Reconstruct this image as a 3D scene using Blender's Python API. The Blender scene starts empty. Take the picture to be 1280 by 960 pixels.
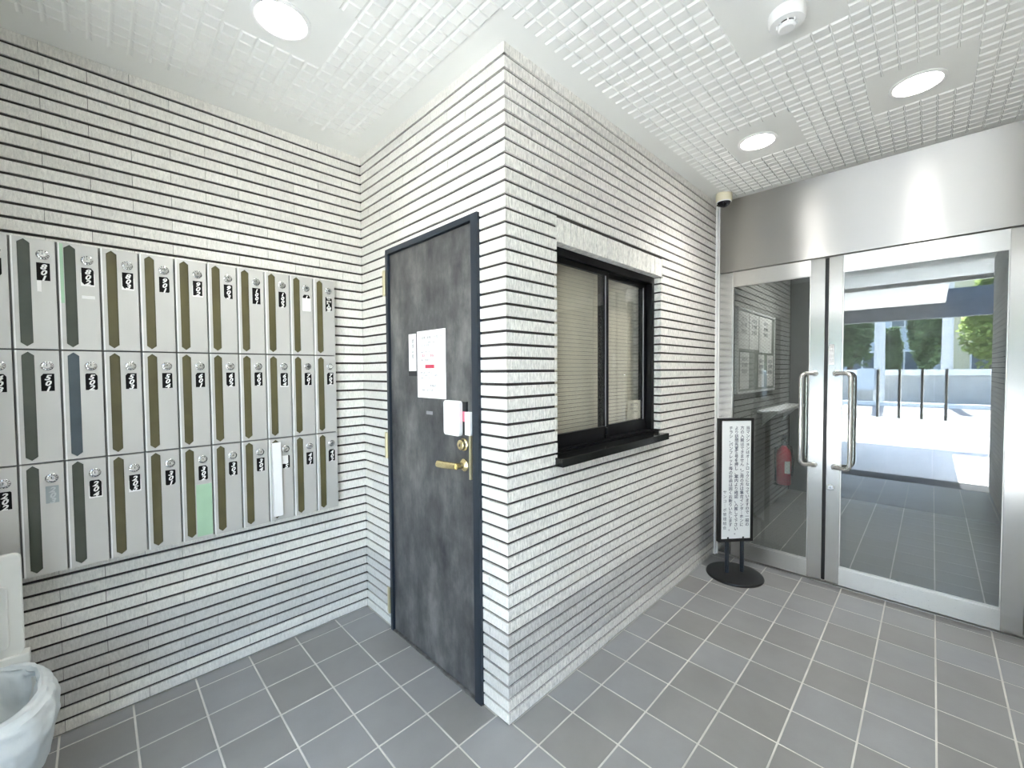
import bpy, bmesh, math, random
from mathutils import Vector, Matrix

random.seed(7)
S = bpy.context.scene
COL = S.collection
H = 2.545            # ceiling height
LW = -1.166          # face of the mailbox wall (plane x)
DY = 2.13            # face of the steel door wall (plane y)
RW = 1.57            # face of the right wall (plane x)
EY = -1.60           # entrance line (plane y)

# ------------------------------------------------------------------ camera
cam = bpy.data.cameras.new('camera')
cam.sensor_fit = 'HORIZONTAL'
cam.sensor_width = 36.0
cam.lens = 14.7115
cam.clip_start = 0.02
cam.clip_end = 300
co = bpy.data.objects.new('camera', cam)
COL.objects.link(co)
co.matrix_world = Matrix((
    (0.7055717, -0.0165504, 0.7084452, 1.1124358),
    (0.7086006, 0.0268121, -0.7051002, -1.0790830),
    (-0.0073253, 0.9995035, 0.0306449, 1.3498591),
    (0, 0, 0, 1)))
S.camera = co

# ------------------------------------------------------------------ sky, sun, exposure
world = bpy.data.worlds.new('sky')
S.world = world
world.use_nodes = True
wn = world.node_tree
wn.nodes.clear()
sky = wn.nodes.new('ShaderNodeTexSky')
sky.sky_type = 'NISHITA'
sky.sun_disc = False
sky.sun_elevation = math.radians(60)
sky.sun_rotation = math.radians(176)
sky.air_density = 1.0
sky.dust_density = 1.6
bg = wn.nodes.new('ShaderNodeBackground')
bg.inputs['Strength'].default_value = 1.3
wo = wn.nodes.new('ShaderNodeOutputWorld')
wn.links.new(sky.outputs[0], bg.inputs[0])
wn.links.new(bg.outputs[0], wo.inputs[0])

sun = bpy.data.lights.new('sun', 'SUN')
sun.energy = 42.0
sun.angle = math.radians(0.53)
sun.color = (1.0, 0.965, 0.91)
so = bpy.data.objects.new('sun', sun)
COL.objects.link(so)
so.rotation_euler = Vector((0.03, 0.5, -0.866)).to_track_quat('-Z', 'Y').to_euler()

S.view_settings.view_transform = 'Standard'
S.view_settings.look = 'None'
S.view_settings.exposure = 1.04
S.view_settings.gamma = 1.0
S.view_settings.use_curve_mapping = False
S.cycles.max_bounces = 14
S.cycles.diffuse_bounces = 8
S.cycles.glossy_bounces = 6
S.cycles.transmission_bounces = 8
S.cycles.transparent_max_bounces = 24
S.cycles.caustics_reflective = False
S.cycles.caustics_refractive = False
S.cycles.sample_clamp_indirect = 12.0
LAMP = 22.0          # brightness of the ceiling downlights' lenses
BEAM = 33.0          # watts of each downlight's beam


# ------------------------------------------------------------------ materials
class NT:
    def __init__(self, name):
        self.m = bpy.data.materials.new(name)
        self.m.use_nodes = True
        self.t = self.m.node_tree
        self.t.nodes.clear()
        self.out = self.n('ShaderNodeOutputMaterial')

    def n(self, typ, **kw):
        nd = self.t.nodes.new(typ)
        for k, v in kw.items():
            if k in nd.inputs:
                nd.inputs[k].default_value = v
            else:
                setattr(nd, k, v)
        return nd

    def l(self, a, b):
        self.t.links.new(a, b)

    def math(self, op, a, b=None, c=None):
        nd = self.n('ShaderNodeMath', operation=op)
        for i, v in enumerate((a, b, c)):
            if v is None:
                continue
            if isinstance(v, (int, float)):
                nd.inputs[i].default_value = v
            else:
                self.l(v, nd.inputs[i])
        return nd.outputs[0]

    def noise(self, scale=(1, 1, 1), s=5.0, detail=3, rough=0.5, coord='Object'):
        tc = self.n('ShaderNodeTexCoord')
        mp = self.n('ShaderNodeMapping')
        mp.inputs['Scale'].default_value = scale
        self.l(tc.outputs[coord], mp.inputs[0])
        nz = self.n('ShaderNodeTexNoise')
        nz.inputs['Scale'].default_value = s
        nz.inputs['Detail'].default_value = detail
        nz.inputs['Roughness'].default_value = rough
        self.l(mp.outputs[0], nz.inputs['Vector'])
        return nz.outputs[0]

    def ramp(self, fac, stops):
        r = self.n('ShaderNodeValToRGB')
        el = r.color_ramp.elements
        while len(el) < len(stops):
            el.new(0.5)
        for e, (p, c) in zip(el, stops):
            e.position = p
            e.color = (*c, 1) if len(c) == 3 else c
        self.l(fac, r.inputs[0])
        return r.outputs[0]

    def world_pos(self, scale):
        g = self.n('ShaderNodeNewGeometry')
        mp = self.n('ShaderNodeMapping')
        mp.inputs['Scale'].default_value = scale
        self.l(g.outputs['Position'], mp.inputs[0])
        return mp.outputs[0]

    def wnoise(self, scale=(1, 1, 1), s=5.0, detail=3, rough=0.5):
        nz = self.n('ShaderNodeTexNoise')
        nz.inputs['Scale'].default_value = s
        nz.inputs['Detail'].default_value = detail
        nz.inputs['Roughness'].default_value = rough
        self.l(self.world_pos(scale), nz.inputs['Vector'])
        return nz.outputs[0]

    def bsdf(self, **kw):
        b = self.n('ShaderNodeBsdfPrincipled')
        for k, v in kw.items():
            k = k.replace('_', ' ')
            if hasattr(v, 'is_linked') or hasattr(v, 'links'):
                self.l(v, b.inputs[k])
            else:
                if isinstance(v, tuple) and len(v) == 3 and k in ('Base Color', 'Emission Color'):
                    v = (*v, 1)
                b.inputs[k].default_value = v
        self.l(b.outputs[0], self.out.inputs[0])
        return b

    def bump(self, b, h, strength=0.3, dist=0.002):
        bp = self.n('ShaderNodeBump')
        bp.inputs['Strength'].default_value = strength
        bp.inputs['Distance'].default_value = dist
        self.l(h, bp.inputs['Height'])
        self.l(bp.outputs[0], b.inputs['Normal'])


def plain(name, col, rough=0.5, metal=0.0, var=0.06, s=9.0, bump=0.0, bs=60.0, **kw):
    t = NT(name)
    nz = t.wnoise(s=s)
    lo = tuple(c * (1 - var) for c in col)
    hi = tuple(min(1, c * (1 + var)) for c in col)
    c = t.ramp(nz, [(0.3, lo), (0.7, hi)])
    b = t.bsdf(Base_Color=c, Roughness=rough, Metallic=metal, **kw)
    if bump:
        t.bump(b, t.wnoise(s=bs), bump, 0.002)
    return t.m


def tile_mat(name, col, grain, var=0.10, rough=0.75, bmp=0.5):
    """split-faced ceramic tile, value shifting a little from piece to piece"""
    t = NT(name)
    oi = t.n('ShaderNodeObjectInfo')
    f = t.math('MULTIPLY_ADD', oi.outputs['Random'], var, 1 - var / 2)
    sp = t.wnoise(s=420.0, detail=2)
    sp2 = t.wnoise(scale=grain, s=40.0 if bmp > 0.7 else 58.0, detail=4, rough=0.7)
    g = t.math('MULTIPLY_ADD', sp, 0.22, 0.80)
    g2 = t.math('MULTIPLY_ADD', sp2, 1.5 * bmp, 1 - 0.75 * bmp)
    f = t.math('MULTIPLY', t.math('MULTIPLY', f, g), g2)
    mx = t.n('ShaderNodeVectorMath', operation='SCALE')
    mx.inputs[0].default_value = col
    t.l(f, mx.inputs['Scale'])
    b = t.bsdf(Base_Color=mx.outputs[0], Roughness=rough)
    t.bump(b, sp2, bmp, 0.007)
    return t.m


def steel(name, tangent, rough=0.30, col=(0.62, 0.615, 0.60), grain=(1, 1, 1), aniso=0.85):
    t = NT(name)
    nz = t.wnoise(scale=grain, s=60.0, detail=3)
    r = t.math('MULTIPLY_ADD', nz, 0.14, rough - 0.07)
    cv = t.n('ShaderNodeCombineXYZ')
    for i in range(3):
        cv.inputs[i].default_value = tangent[i]
    b = t.bsdf(Base_Color=col, Metallic=1.0, Roughness=r, Anisotropic=aniso)
    t.l(cv.outputs[0], b.inputs['Tangent'])
    t.bump(b, nz, 0.012, 0.0006)
    return t.m


def glass(name, tint=(0.93, 0.96, 0.95), ior=1.52, wire=0.0, gain=1.0):
    """flat pane: Fresnel reflection over clear transmission (thin, no refraction)"""
    t = NT(name)
    g = t.n('ShaderNodeNewGeometry')
    io = t.math('MULTIPLY_ADD', g.outputs['Backfacing'], 1 / ior - ior, ior)
    fr = t.n('ShaderNodeFresnel')
    t.l(io, fr.inputs[0])
    tr = t.n('ShaderNodeBsdfTransparent')
    tr.inputs[0].default_value = (*tint, 1)
    gl = t.n('ShaderNodeBsdfGlossy')
    gl.inputs['Roughness'].default_value = 0.0
    gl.inputs['Color'].default_value = (0.97, 0.99, 1, 1)
    mx = t.n('ShaderNodeMixShader')
    fac = t.math('MINIMUM', t.math('MULTIPLY', fr.outputs[0], gain), 1.0)
    t.l(fac, mx.inputs[0])
    t.l(tr.outputs[0], mx.inputs[1])
    t.l(gl.outputs[0], mx.inputs[2])
    last = mx.outputs[0]
    if wire:
        # fine diamond wire cast into the pane
        sx = t.n('ShaderNodeSeparateXYZ')
        t.l(g.outputs['Position'], sx.inputs[0])
        a = t.math('MULTIPLY', t.math('ADD', sx.outputs[0], sx.outputs[2]), 44.0)
        c = t.math('MULTIPLY', t.math('SUBTRACT', sx.outputs[0], sx.outputs[2]), 44.0)
        wa = t.math('LESS_THAN', t.math('FRACT', a), wire)
        wb = t.math('LESS_THAN', t.math('FRACT', c), wire)
        wf = t.math('MAXIMUM', wa, wb)
        df = t.n('ShaderNodeBsdfDiffuse')
        df.inputs[0].default_value = (0.20, 0.21, 0.20, 1)
        m2 = t.n('ShaderNodeMixShader')
        t.l(wf, m2.inputs[0])
        t.l(last, m2.inputs[1])
        t.l(df.outputs[0], m2.inputs[2])
        last = m2.outputs[0]
    t.l(last, t.out.inputs[0])
    return t.m


def emit(name, col, strength):
    t = NT(name)
    e = t.n('ShaderNodeEmission')
    e.inputs[0].default_value = (*col, 1)
    e.inputs[1].default_value = strength
    t.l(e.outputs[0], t.out.inputs[0])
    return t.m


M = {}
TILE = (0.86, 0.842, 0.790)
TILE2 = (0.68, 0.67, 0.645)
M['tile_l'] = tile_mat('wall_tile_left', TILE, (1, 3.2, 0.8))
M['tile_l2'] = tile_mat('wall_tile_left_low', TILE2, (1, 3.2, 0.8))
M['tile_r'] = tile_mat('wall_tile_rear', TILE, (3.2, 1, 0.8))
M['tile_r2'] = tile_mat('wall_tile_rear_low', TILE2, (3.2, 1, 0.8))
M['tile_b'] = tile_mat('wall_tile_booth', (0.93, 0.912, 0.862), (1, 3.2, 0.8), var=0.08, bmp=1.0)  # same tile as the other walls, colour raised to stand in for more light
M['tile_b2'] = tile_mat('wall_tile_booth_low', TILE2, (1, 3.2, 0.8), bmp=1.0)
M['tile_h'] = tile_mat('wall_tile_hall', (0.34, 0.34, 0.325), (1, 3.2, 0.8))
M['joint'] = plain('dark_joint', (0.050, 0.044, 0.040), 0.9, var=0.2)
M['plaster'] = plain('plaster', (0.55, 0.55, 0.53), 0.8)
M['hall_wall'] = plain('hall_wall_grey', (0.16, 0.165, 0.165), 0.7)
M['ceil'] = plain('ceiling_white', (0.86, 0.865, 0.84), 0.7, var=0.015, s=2.0)
M['grout'] = plain('floor_grout', (0.58, 0.57, 0.54), 0.85, var=0.18, s=5.0)
M['granite'] = plain('granite_dark', (0.016, 0.018, 0.024), 0.6, var=0.5, s=90, Specular_IOR_Level=0.2)
M['road'] = plain('road_pale', (0.24, 0.235, 0.23), 0.9, var=0.08, s=0.4)
M['white_line'] = plain('road_white', (0.8, 0.8, 0.78), 0.8)
M['steel_h'] = steel('steel_fascia', (0, 0, 1), 0.40, grain=(0.5, 0.5, 12), aniso=1.0, col=(0.52, 0.51, 0.49))
M['steel_v'] = steel('steel_stile', (1, 0, 0), 0.24, grain=(12, 0.5, 0.5))
M['steel_r'] = steel('steel_rail', (0, 0, 1), 0.30, grain=(0.5, 0.5, 12))
M['chrome'] = plain('polished_steel', (0.78, 0.78, 0.77), 0.10, 1.0, var=0.02)
M['alu'] = plain('white_aluminium', (0.80, 0.80, 0.80), 0.4, 0.1)
M['black_alu'] = plain('black_aluminium', (0.005, 0.005, 0.006), 0.30, 0.0, Specular_IOR_Level=0.18)
M['granite_sill'] = plain('black_sill', (0.010, 0.011, 0.011), 0.10, 0.0, var=0.3)
M['glass_w'] = glass('window_glass', (0.965, 0.965, 0.955), 1.52, 0.0, 1.4)
M['glass_wire'] = glass('wired_glass', (0.86, 0.89, 0.88), 1.55, 0.032, 1.5)
M['glass_d'] = glass('door_glass', (0.80, 0.83, 0.83), 1.55, 0.0, 3.0)
M['glass_e'] = glass('entrance_glass', (0.95, 0.97, 0.96))
M['blind'] = plain('blind_beige', (0.84, 0.795, 0.66), 0.5, var=0.03)
M['blackm'] = plain('black_paint', (0.012, 0.013, 0.014), 0.35)
M['navy'] = plain('navy_frame', (0.018, 0.026, 0.038), 0.30)
M['thr'] = plain('worn_threshold', (0.22, 0.22, 0.22), 0.5, 0.6, var=0.3, s=40)
M['gold'] = plain('brass', (0.86, 0.72, 0.40), 0.27, 0.9)
M['goldp'] = plain('pale_brass', (0.80, 0.72, 0.48), 0.3, 0.9)
M['white'] = plain('white_plastic', (0.86, 0.86, 0.85), 0.35, var=0.02)
M['paper'] = plain('paper_white', (0.88, 0.87, 0.85), 0.8, var=0.02)
M['paper_y'] = plain('paper_cream', (0.80, 0.78, 0.66), 0.8, var=0.03)
M['ink'] = plain('ink_black', (0.02, 0.02, 0.02), 0.7)
M['ink_grey'] = plain('ink_grey', (0.30, 0.30, 0.32), 0.7)
M['ink_pale'] = plain('ink_pale', (0.10, 0.10, 0.12), 0.7)
M['ink_red'] = plain('ink_red', (0.55, 0.06, 0.10), 0.7)
M['pink'] = plain('sticker_pink', (0.80, 0.17, 0.26), 0.6)
M['mail'] = plain('mailbox_steel', (0.60, 0.59, 0.56), 0.42, 0.35, var=0.05, s=3)
M['mail_case'] = plain('mailbox_case', (0.30, 0.30, 0.285), 0.5, 0.3)
M['mail_edge_lit'] = plain('mailbox_edge_lit', (0.90, 0.90, 0.88), 0.4, 0.0)  # light catching the doors' left edges, put into a paler colour
M['slot'] = plain('slot_smoked', (0.105, 0.092, 0.040), 0.32, var=0.10, s=14)
M['slot_refl'] = plain('slot_smoked_reflection', (0.062, 0.072, 0.052), 0.28, var=0.12, s=14)  # slots of the left columns: grey-green reflection put into the colour
M['slot_b'] = plain('slot_smoked_blue', (0.07, 0.095, 0.11), 0.28, var=0.12, s=14)
M['plate'] = plain('number_plate_black', (0.008, 0.007, 0.007), 0.6, Specular_IOR_Level=0.12)
M['plate_f'] = plain('number_plate_faded', (0.33, 0.37, 0.38), 0.5)
M['numeral'] = plain('numeral_white', (0.85, 0.85, 0.82), 0.5)
M['numeral_f'] = plain('numeral_faded', (0.50, 0.53, 0.54), 0.5)
M['green'] = plain('pale_green', (0.40, 0.60, 0.42), 0.4)  # pale green tint over part of two mailbox doors
M['sign_face'] = plain('sign_face', (0.88, 0.92, 0.94), 0.4, var=0.01)
M['ink_blue'] = plain('ink_navy', (0.05, 0.07, 0.13), 0.6)
M['camera_ring'] = plain('camera_beige', (0.82, 0.76, 0.58), 0.4)
M['dome'] = plain('dome_dark', (0.006, 0.006, 0.012), 0.05)
M['lens'] = emit('lamp_lens', (1.0, 0.98, 0.94), LAMP)
M['red'] = plain('extinguisher_red', (0.62, 0.03, 0.06), 0.3)
M['bin'] = plain('bin_white', (0.74, 0.74, 0.70), 0.4, var=0.03)
M['board_dark'] = plain('board_dark', (0.34, 0.36, 0.33), 0.6)


def leafmat(name, col):
    t = NT(name)
    nz = t.wnoise(s=1.6, detail=4)
    c = t.ramp(nz, [(0.3, tuple(v * 0.55 for v in col)), (0.7, tuple(v * 1.5 for v in col))])
    d = t.n('ShaderNodeBsdfDiffuse')
    tr = t.n('ShaderNodeBsdfTranslucent')
    t.l(c, d.inputs[0])
    t.l(c, tr.inputs[0])
    mx = t.n('ShaderNodeMixShader')
    mx.inputs[0].default_value = 0.4
    t.l(d.outputs[0], mx.inputs[1])
    t.l(tr.outputs[0], mx.inputs[2])
    t.l(mx.outputs[0], t.out.inputs[0])
    return t.m


M['leaf_a'] = leafmat('leaves_dark', (0.15, 0.22, 0.12))
M['leaf_b'] = leafmat('leaves_light', (0.30, 0.38, 0.14))
M['bark'] = plain('bark', (0.13, 0.10, 0.075), 0.9, var=0.3)
M['concrete'] = plain('concrete', (0.42, 0.42, 0.41), 0.85)
M['pole'] = plain('pole_concrete', (0.62, 0.62, 0.61), 0.8)
M['facade'] = plain('facade_pale', (0.55, 0.60, 0.66), 0.8)
M['facade_y'] = plain('facade_cream', (0.66, 0.60, 0.40), 0.8)
M['pane_far'] = plain('far_window', (0.10, 0.13, 0.17), 0.15)
M['porch_floor'] = plain('porch_tile_pale', (0.64, 0.65, 0.66), 0.5)
M['pavement'] = plain('pavement_pale', (0.56, 0.545, 0.52), 0.9, var=0.06, s=0.7)
M['dark_tile'] = plain('porch_beam_tile', (0.10, 0.11, 0.13), 0.6, var=0.25)
M['soffit'] = plain('porch_soffit', (0.88, 0.88, 0.88), 0.8)


def mat_floor():
    t = NT('floor_tile')
    oi = t.n('ShaderNodeObjectInfo')
    c = t.ramp(oi.outputs['Random'], [(0.0, (0.228, 0.227, 0.221)), (0.5, (0.246, 0.249, 0.250)), (1.0, (0.262, 0.270, 0.279))])
    nz = t.wnoise(s=7.0, detail=5, rough=0.6)
    fine = t.wnoise(s=500.0, detail=2)
    f = t.math('MULTIPLY', t.math('MULTIPLY_ADD', nz, 0.30, 0.85), t.math('MULTIPLY_ADD', fine, 0.16, 0.92))
    mx = t.n('ShaderNodeVectorMath', operation='SCALE')
    t.l(c, mx.inputs[0])
    t.l(f, mx.inputs['Scale'])
    r = t.math('MULTIPLY_ADD', nz, 0.10, 0.30)
    b = t.bsdf(Base_Color=mx.outputs[0], Roughness=r)
    t.bump(b, fine, 0.10, 0.0008)
    return t.m


M['floor'] = mat_floor()


def mat_door():
    t = NT('door_worn_black')
    a = t.wnoise(scale=(3.0, 1, 1.6), s=1.8, detail=7, rough=0.66)
    st = t.wnoise(scale=(1.0, 1, 0.06), s=130.0, detail=3)
    c = t.ramp(a, [(0.32, (0.036, 0.039, 0.044)), (0.50, (0.115, 0.116, 0.118)), (0.70, (0.26, 0.26, 0.25))])
    f = t.math('MULTIPLY_ADD', st, 0.25, 0.875)
    mx = t.n('ShaderNodeVectorMath', operation='SCALE')
    t.l(c, mx.inputs[0])
    t.l(f, mx.inputs['Scale'])
    r = t.math('MULTIPLY_ADD', a, 0.25, 0.26)
    b = t.bsdf(Base_Color=mx.outputs[0], Metallic=0.35, Roughness=r)
    t.bump(b, st, 0.06, 0.001)
    return t.m


M['door'] = mat_door()


def mat_bag():
    t = NT('bag_film')
    nz = t.wnoise(s=14.0, detail=4)
    c = t.ramp(nz, [(0.3, (0.70, 0.76, 0.78)), (0.7, (0.86, 0.89, 0.90))])
    b = t.bsdf(Base_Color=c, Roughness=0.32, Alpha=0.82)
    t.bump(b, t.wnoise(s=26.0, detail=4), 0.5, 0.006)
    return t.m


M['bag'] = mat_bag()


# ------------------------------------------------------------------ mesh helpers
WL = {}      # world location of every empty used as a root


class MB:
    def __init__(self):
        self.v, self.f = [], []

    def add(self, vs, fs):
        o = len(self.v)
        self.v += [tuple(p) for p in vs]
        self.f += [tuple(i + o for i in q) for q in fs]
        return self

    def box(self, x0, x1, y0, y1, z0, z1):
        vs = [(x, y, z) for x in (x0, x1) for y in (y0, y1) for z in (z0, z1)]
        return self.add(vs, [(0, 1, 3, 2), (4, 6, 7, 5), (0, 4, 5, 1), (2, 3, 7, 6), (0, 2, 6, 4), (1, 5, 7, 3)])

    def obox(self, c, ex, ey, ez):
        """box from centre and three half-extent vectors"""
        c, ex, ey, ez = map(Vector, (c, ex, ey, ez))
        vs = [c + ex * i + ey * j + ez * k for i in (-1, 1) for j in (-1, 1) for k in (-1, 1)]
        return self.add(vs, [(0, 1, 3, 2), (4, 6, 7, 5), (0, 4, 5, 1), (2, 3, 7, 6), (0, 2, 6, 4), (1, 5, 7, 3)])

    def lathe(self, c, axis, prof, n=32):
        """prof = [(radius, distance along axis)]"""
        c, ax = Vector(c), Vector(axis).normalized()
        a = ax.orthogonal().normalized()
        b = ax.cross(a)
        vs, fs = [], []
        for r, d in prof:
            for i in range(n):
                t = 2 * math.pi * i / n
                vs.append(c + ax * d + (a * math.cos(t) + b * math.sin(t)) * max(r, 1e-5))
        for k in range(len(prof) - 1):
            for i in range(n):
                j = (i + 1) % n
                fs.append((k * n + i, k * n + j, (k + 1) * n + j, (k + 1) * n + i))
        fs.append(tuple(range(n - 1, -1, -1)))
        fs.append(tuple((len(prof) - 1) * n + i for i in range(n)))
        return self.add(vs, fs)

    def tube(self, pts, r, n=12, r1=None):
        pts = [Vector(q) for q in pts]
        vs, fs = [], []
        up = None
        for i, q in enumerate(pts):
            d = (pts[min(i + 1, len(pts) - 1)] - pts[max(i - 1, 0)]).normalized()
            if up is None:
                up = d.orthogonal().normalized()
            up = (up - d * up.dot(d)).normalized()
            w = d.cross(up)
            rr = r if r1 is None else r + (r1 - r) * i / (len(pts) - 1)
            for k in range(n):
                t = 2 * math.pi * k / n
                vs.append(q + (up * math.cos(t) + w * math.sin(t)) * rr)
        for i in range(len(pts) - 1):
            for k in range(n):
                j = (k + 1) % n
                fs.append((i * n + k, i * n + j, (i + 1) * n + j, (i + 1) * n + k))
        fs.append(tuple(range(n - 1, -1, -1)))
        fs.append(tuple((len(pts) - 1) * n + k for k in range(n)))
        return self.add(vs, fs)

    def prism(self, poly, o, u, v, w, depth):
        """polygon in (u, v) pushed along w"""
        o, u, v, w = map(Vector, (o, u, v, w))
        n = len(poly)
        vs = [o + u * a + v * b for a, b in poly] + [o + u * a + v * b + w * depth for a, b in poly]
        fs = [tuple(range(n)), tuple(range(2 * n - 1, n - 1, -1))]
        fs += [(i, i + n, (i + 1) % n + n, (i + 1) % n) for i in range(n)]
        return self.add(vs, fs)

    def mesh(self, name, mat, off=(0, 0, 0), smooth=False, bevel=0.0, seg=2):
        me = bpy.data.meshes.new(name)
        ox, oy, oz = off
        me.from_pydata([(x - ox, y - oy, z - oz) for x, y, z in self.v], [], self.f)
        bm = bmesh.new()
        bm.from_mesh(me)
        bmesh.ops.recalc_face_normals(bm, faces=bm.faces)
        if bevel:
            es = [e for e in bm.edges if len(e.link_faces) == 2 and e.calc_face_angle(0) > 0.6]
            bmesh.ops.bevel(bm, geom=es, offset=bevel, segments=seg, profile=0.6, affect='EDGES')
        if smooth:
            for f in bm.faces:
                f.smooth = True
            for e in bm.edges:
                if len(e.link_faces) == 2 and e.calc_face_angle(0) > 0.7:
                    e.smooth = False
        bm.to_mesh(me)
        bm.free()
        me.materials.append(mat)
        return me


def link(name, data, parent=None, loc=None):
    o = bpy.data.objects.new(name, data)
    COL.objects.link(o)
    if parent is not None:
        o.parent = parent
    if loc is not None:
        o.location = loc
    return o


def obj(name, mb, mat, parent=None, base=None, **kw):
    """one mesh object; coordinates in mb are world coordinates (parents are never rotated)"""
    if base is None:
        base = WL[parent] if parent is not None and parent in WL else (0, 0, 0)
    me = mb.mesh(name, mat, base, **kw)
    if parent is not None and parent in WL:
        o = link(name, me, parent)
        WL[o] = base
    else:
        o = link(name, me, None, base)
        WL[o] = base
    return o


def tag(o, label=None, cat=None, group=None, kind=None):
    if label:
        o['label'] = label
    if cat:
        o['category'] = cat
    if group:
        o['group'] = group
    if kind:
        o['kind'] = kind
    return o


def thing(name, label, cat, loc, group=None, kind=None):
    o = link(name, None, None, loc)
    o.empty_display_size = 0.05
    WL[o] = tuple(loc)
    return tag(o, label, cat, group, kind)


def struct(name, mb, mat, label, cat, parent=None, **kw):
    return tag(obj(name, mb, mat, parent, **kw), label, cat, None, 'structure')


TXT = {}


def text_mesh(s, size=1.0, shear=0.0, line=1.0, align='CENTER', bold=0.0):
    key = (s, size, shear, line, align, bold)
    if key in TXT:
        return TXT[key]
    cu = bpy.data.curves.new('lettering', 'FONT')
    cu.body = s
    cu.size = size
    cu.shear = shear
    cu.space_line = line
    cu.align_x = align
    cu.align_y = 'TOP'
    cu.resolution_u = 2
    cu.offset = bold
    o = bpy.data.objects.new('lettering', cu)
    me = bpy.data.meshes.new_from_object(o)
    vs = [tuple(v.co) for v in me.vertices]
    fs = [tuple(q.vertices) for q in me.polygons]
    bpy.data.objects.remove(o)
    bpy.data.curves.remove(cu)
    bpy.data.meshes.remove(me)
    TXT[key] = (vs, fs)
    return TXT[key]


def letter(mb, s, size, o, xd, yd, **kw):
    vs, fs = text_mesh(s, size, **kw)
    o, xd, yd = Vector(o), Vector(xd), Vector(yd)
    mb.add([o + xd * x + yd * y for x, y, z in vs], fs)
    return mb


def lettering(name, mb, mat, parent):
    me = bpy.data.meshes.new(name)
    b = WL[parent]
    me.from_pydata([(x - b[0], y - b[1], z - b[2]) for x, y, z in mb.v], [], mb.f)
    me.materials.append(mat)
    o = link(name, me, parent)
    WL[o] = b
    return o


def rrect(w, h, r, n=5):
    """rounded rectangle outline centred on 0"""
    pts = []
    for cx, cy, a0 in ((w / 2 - r, h / 2 - r, 0), (-w / 2 + r, h / 2 - r, 90), (-w / 2 + r, -h / 2 + r, 180), (w / 2 - r, -h / 2 + r, 270)):
        for i in range(n + 1):
            a = math.radians(a0 + 90 * i / n)
            pts.append((cx + r * math.cos(a), cy + r * math.sin(a)))
    return pts


# ------------------------------------------------------------------ floor
floor = struct('floor', MB().box(-1.18, RW, EY - 0.15, 4.45, -0.12, -0.0015), M['grout'],
               'grey square-tiled floor of the entrance lobby', 'floor')
PX, PY, X0, Y0 = 0.2027, 0.2047, 0.131, 0.0185
tmesh = {}
far = MB()
for i in range(-7, 8):
    for j in range(-8, 23):
        xa, xb = X0 + PX * i + 0.003, X0 + PX * (i + 1) - 0.003
        ya, yb = Y0 + PY * j + 0.003, Y0 + PY * (j + 1) - 0.003
        xa, xb = max(xa, LW), min(xb, RW)
        ya, yb = max(ya, -1.42), min(yb, 4.44)
        if xb - xa < 0.012 or yb - ya < 0.012:
            continue
        if xa < 0 and yb > 0:                       # under the booth
            if xb > 0.012:
                xa = 0.0 if yb > 0.03 else xa
            if ya < -0.012:
                yb = min(yb, -0.001) if xb <= 0.012 else yb
            elif xb <= 0.012:
                continue
        if ya > 2.2:
            far.box(xa, xb, ya, yb, -0.02, 0.0)
            continue
        key = (round(xb - xa, 4), round(yb - ya, 4))
        if key not in tmesh:
            w, d = key
            tmesh[key] = MB().box(-w / 2, w / 2, -d / 2, d / 2, -0.014, 0).mesh('floor_tile', M['floor'], bevel=0.0012, seg=1)
        link('tile', tmesh[key], floor, ((xa + xb) / 2, (ya + yb) / 2, random.uniform(-0.0003, 0.0003)))
tag(obj('tile_field', far, M['floor'], floor), kind='stuff')

# ------------------------------------------------------------------ ceiling
ceil = struct('ceiling', MB().box(-1.4, RW + 0.15, EY - 0.1, 4.6, H, H + 0.15), M['ceil'],
              'white ceiling of small embossed squares', 'ceiling')
pads = MB()
CP = 0.0535
blanks = [(-0.463, -0.605, 0.162, 0.162), (0.445, 1.416, 0.162, 0.175), (1.048, 1.402, 0.162, 0.175), (0.745, 0.590, 0.155, 0.190)]
for i in range(-22, 27):
    for j in range(-30, 41):
        xa, ya = 0.092 + CP * i, -0.1 + CP * j
        cx, cy = xa + CP / 2, ya + CP / 2
        if xa < -1.075 or xa + CP > RW - 0.05 or ya < EY + 0.05 or ya + CP > DY - 0.015:
            continue
        if i < 0 and j >= 0:
            continue
        if any(abs(cx - a) < w and abs(cy - b) < h for a, b, w, h in blanks):
            continue
        o, q, e, z = 0.0020, 0.0080, 0.0042, 0.0052
        vs = [(xa + o, ya + o, H), (xa + CP - o, ya + o, H), (xa + CP - o, ya + CP - o, H), (xa + o, ya + CP - o, H),
              (xa + e, ya + q, H - z), (xa + CP - e, ya + q, H - z), (xa + CP - e, ya + CP - q, H - z), (xa + e, ya + CP - q, H - z)]
        pads.add(vs, [(4, 7, 6, 5), (0, 4, 5, 1), (1, 5, 6, 2), (2, 6, 7, 3), (3, 7, 4, 0)])
tag(obj('embossed_squares', pads, M['ceil'], ceil), kind='stuff')


# ------------------------------------------------------------------ tiled walls
def cut(spans, a, b):
    out = []
    for s, e in spans:
        if b <= s or a >= e:
            out.append((s, e))
            continue
        if a > s:
            out.append((s, a))
        if b < e:
            out.append((b, e))
    return out


def courses(zmax=H):
    z, r = 0.0, 0
    while z < zmax - 0.004:
        yield r, z, min(z + 0.05, zmax)
        z += 0.05
        r += 1


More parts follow.
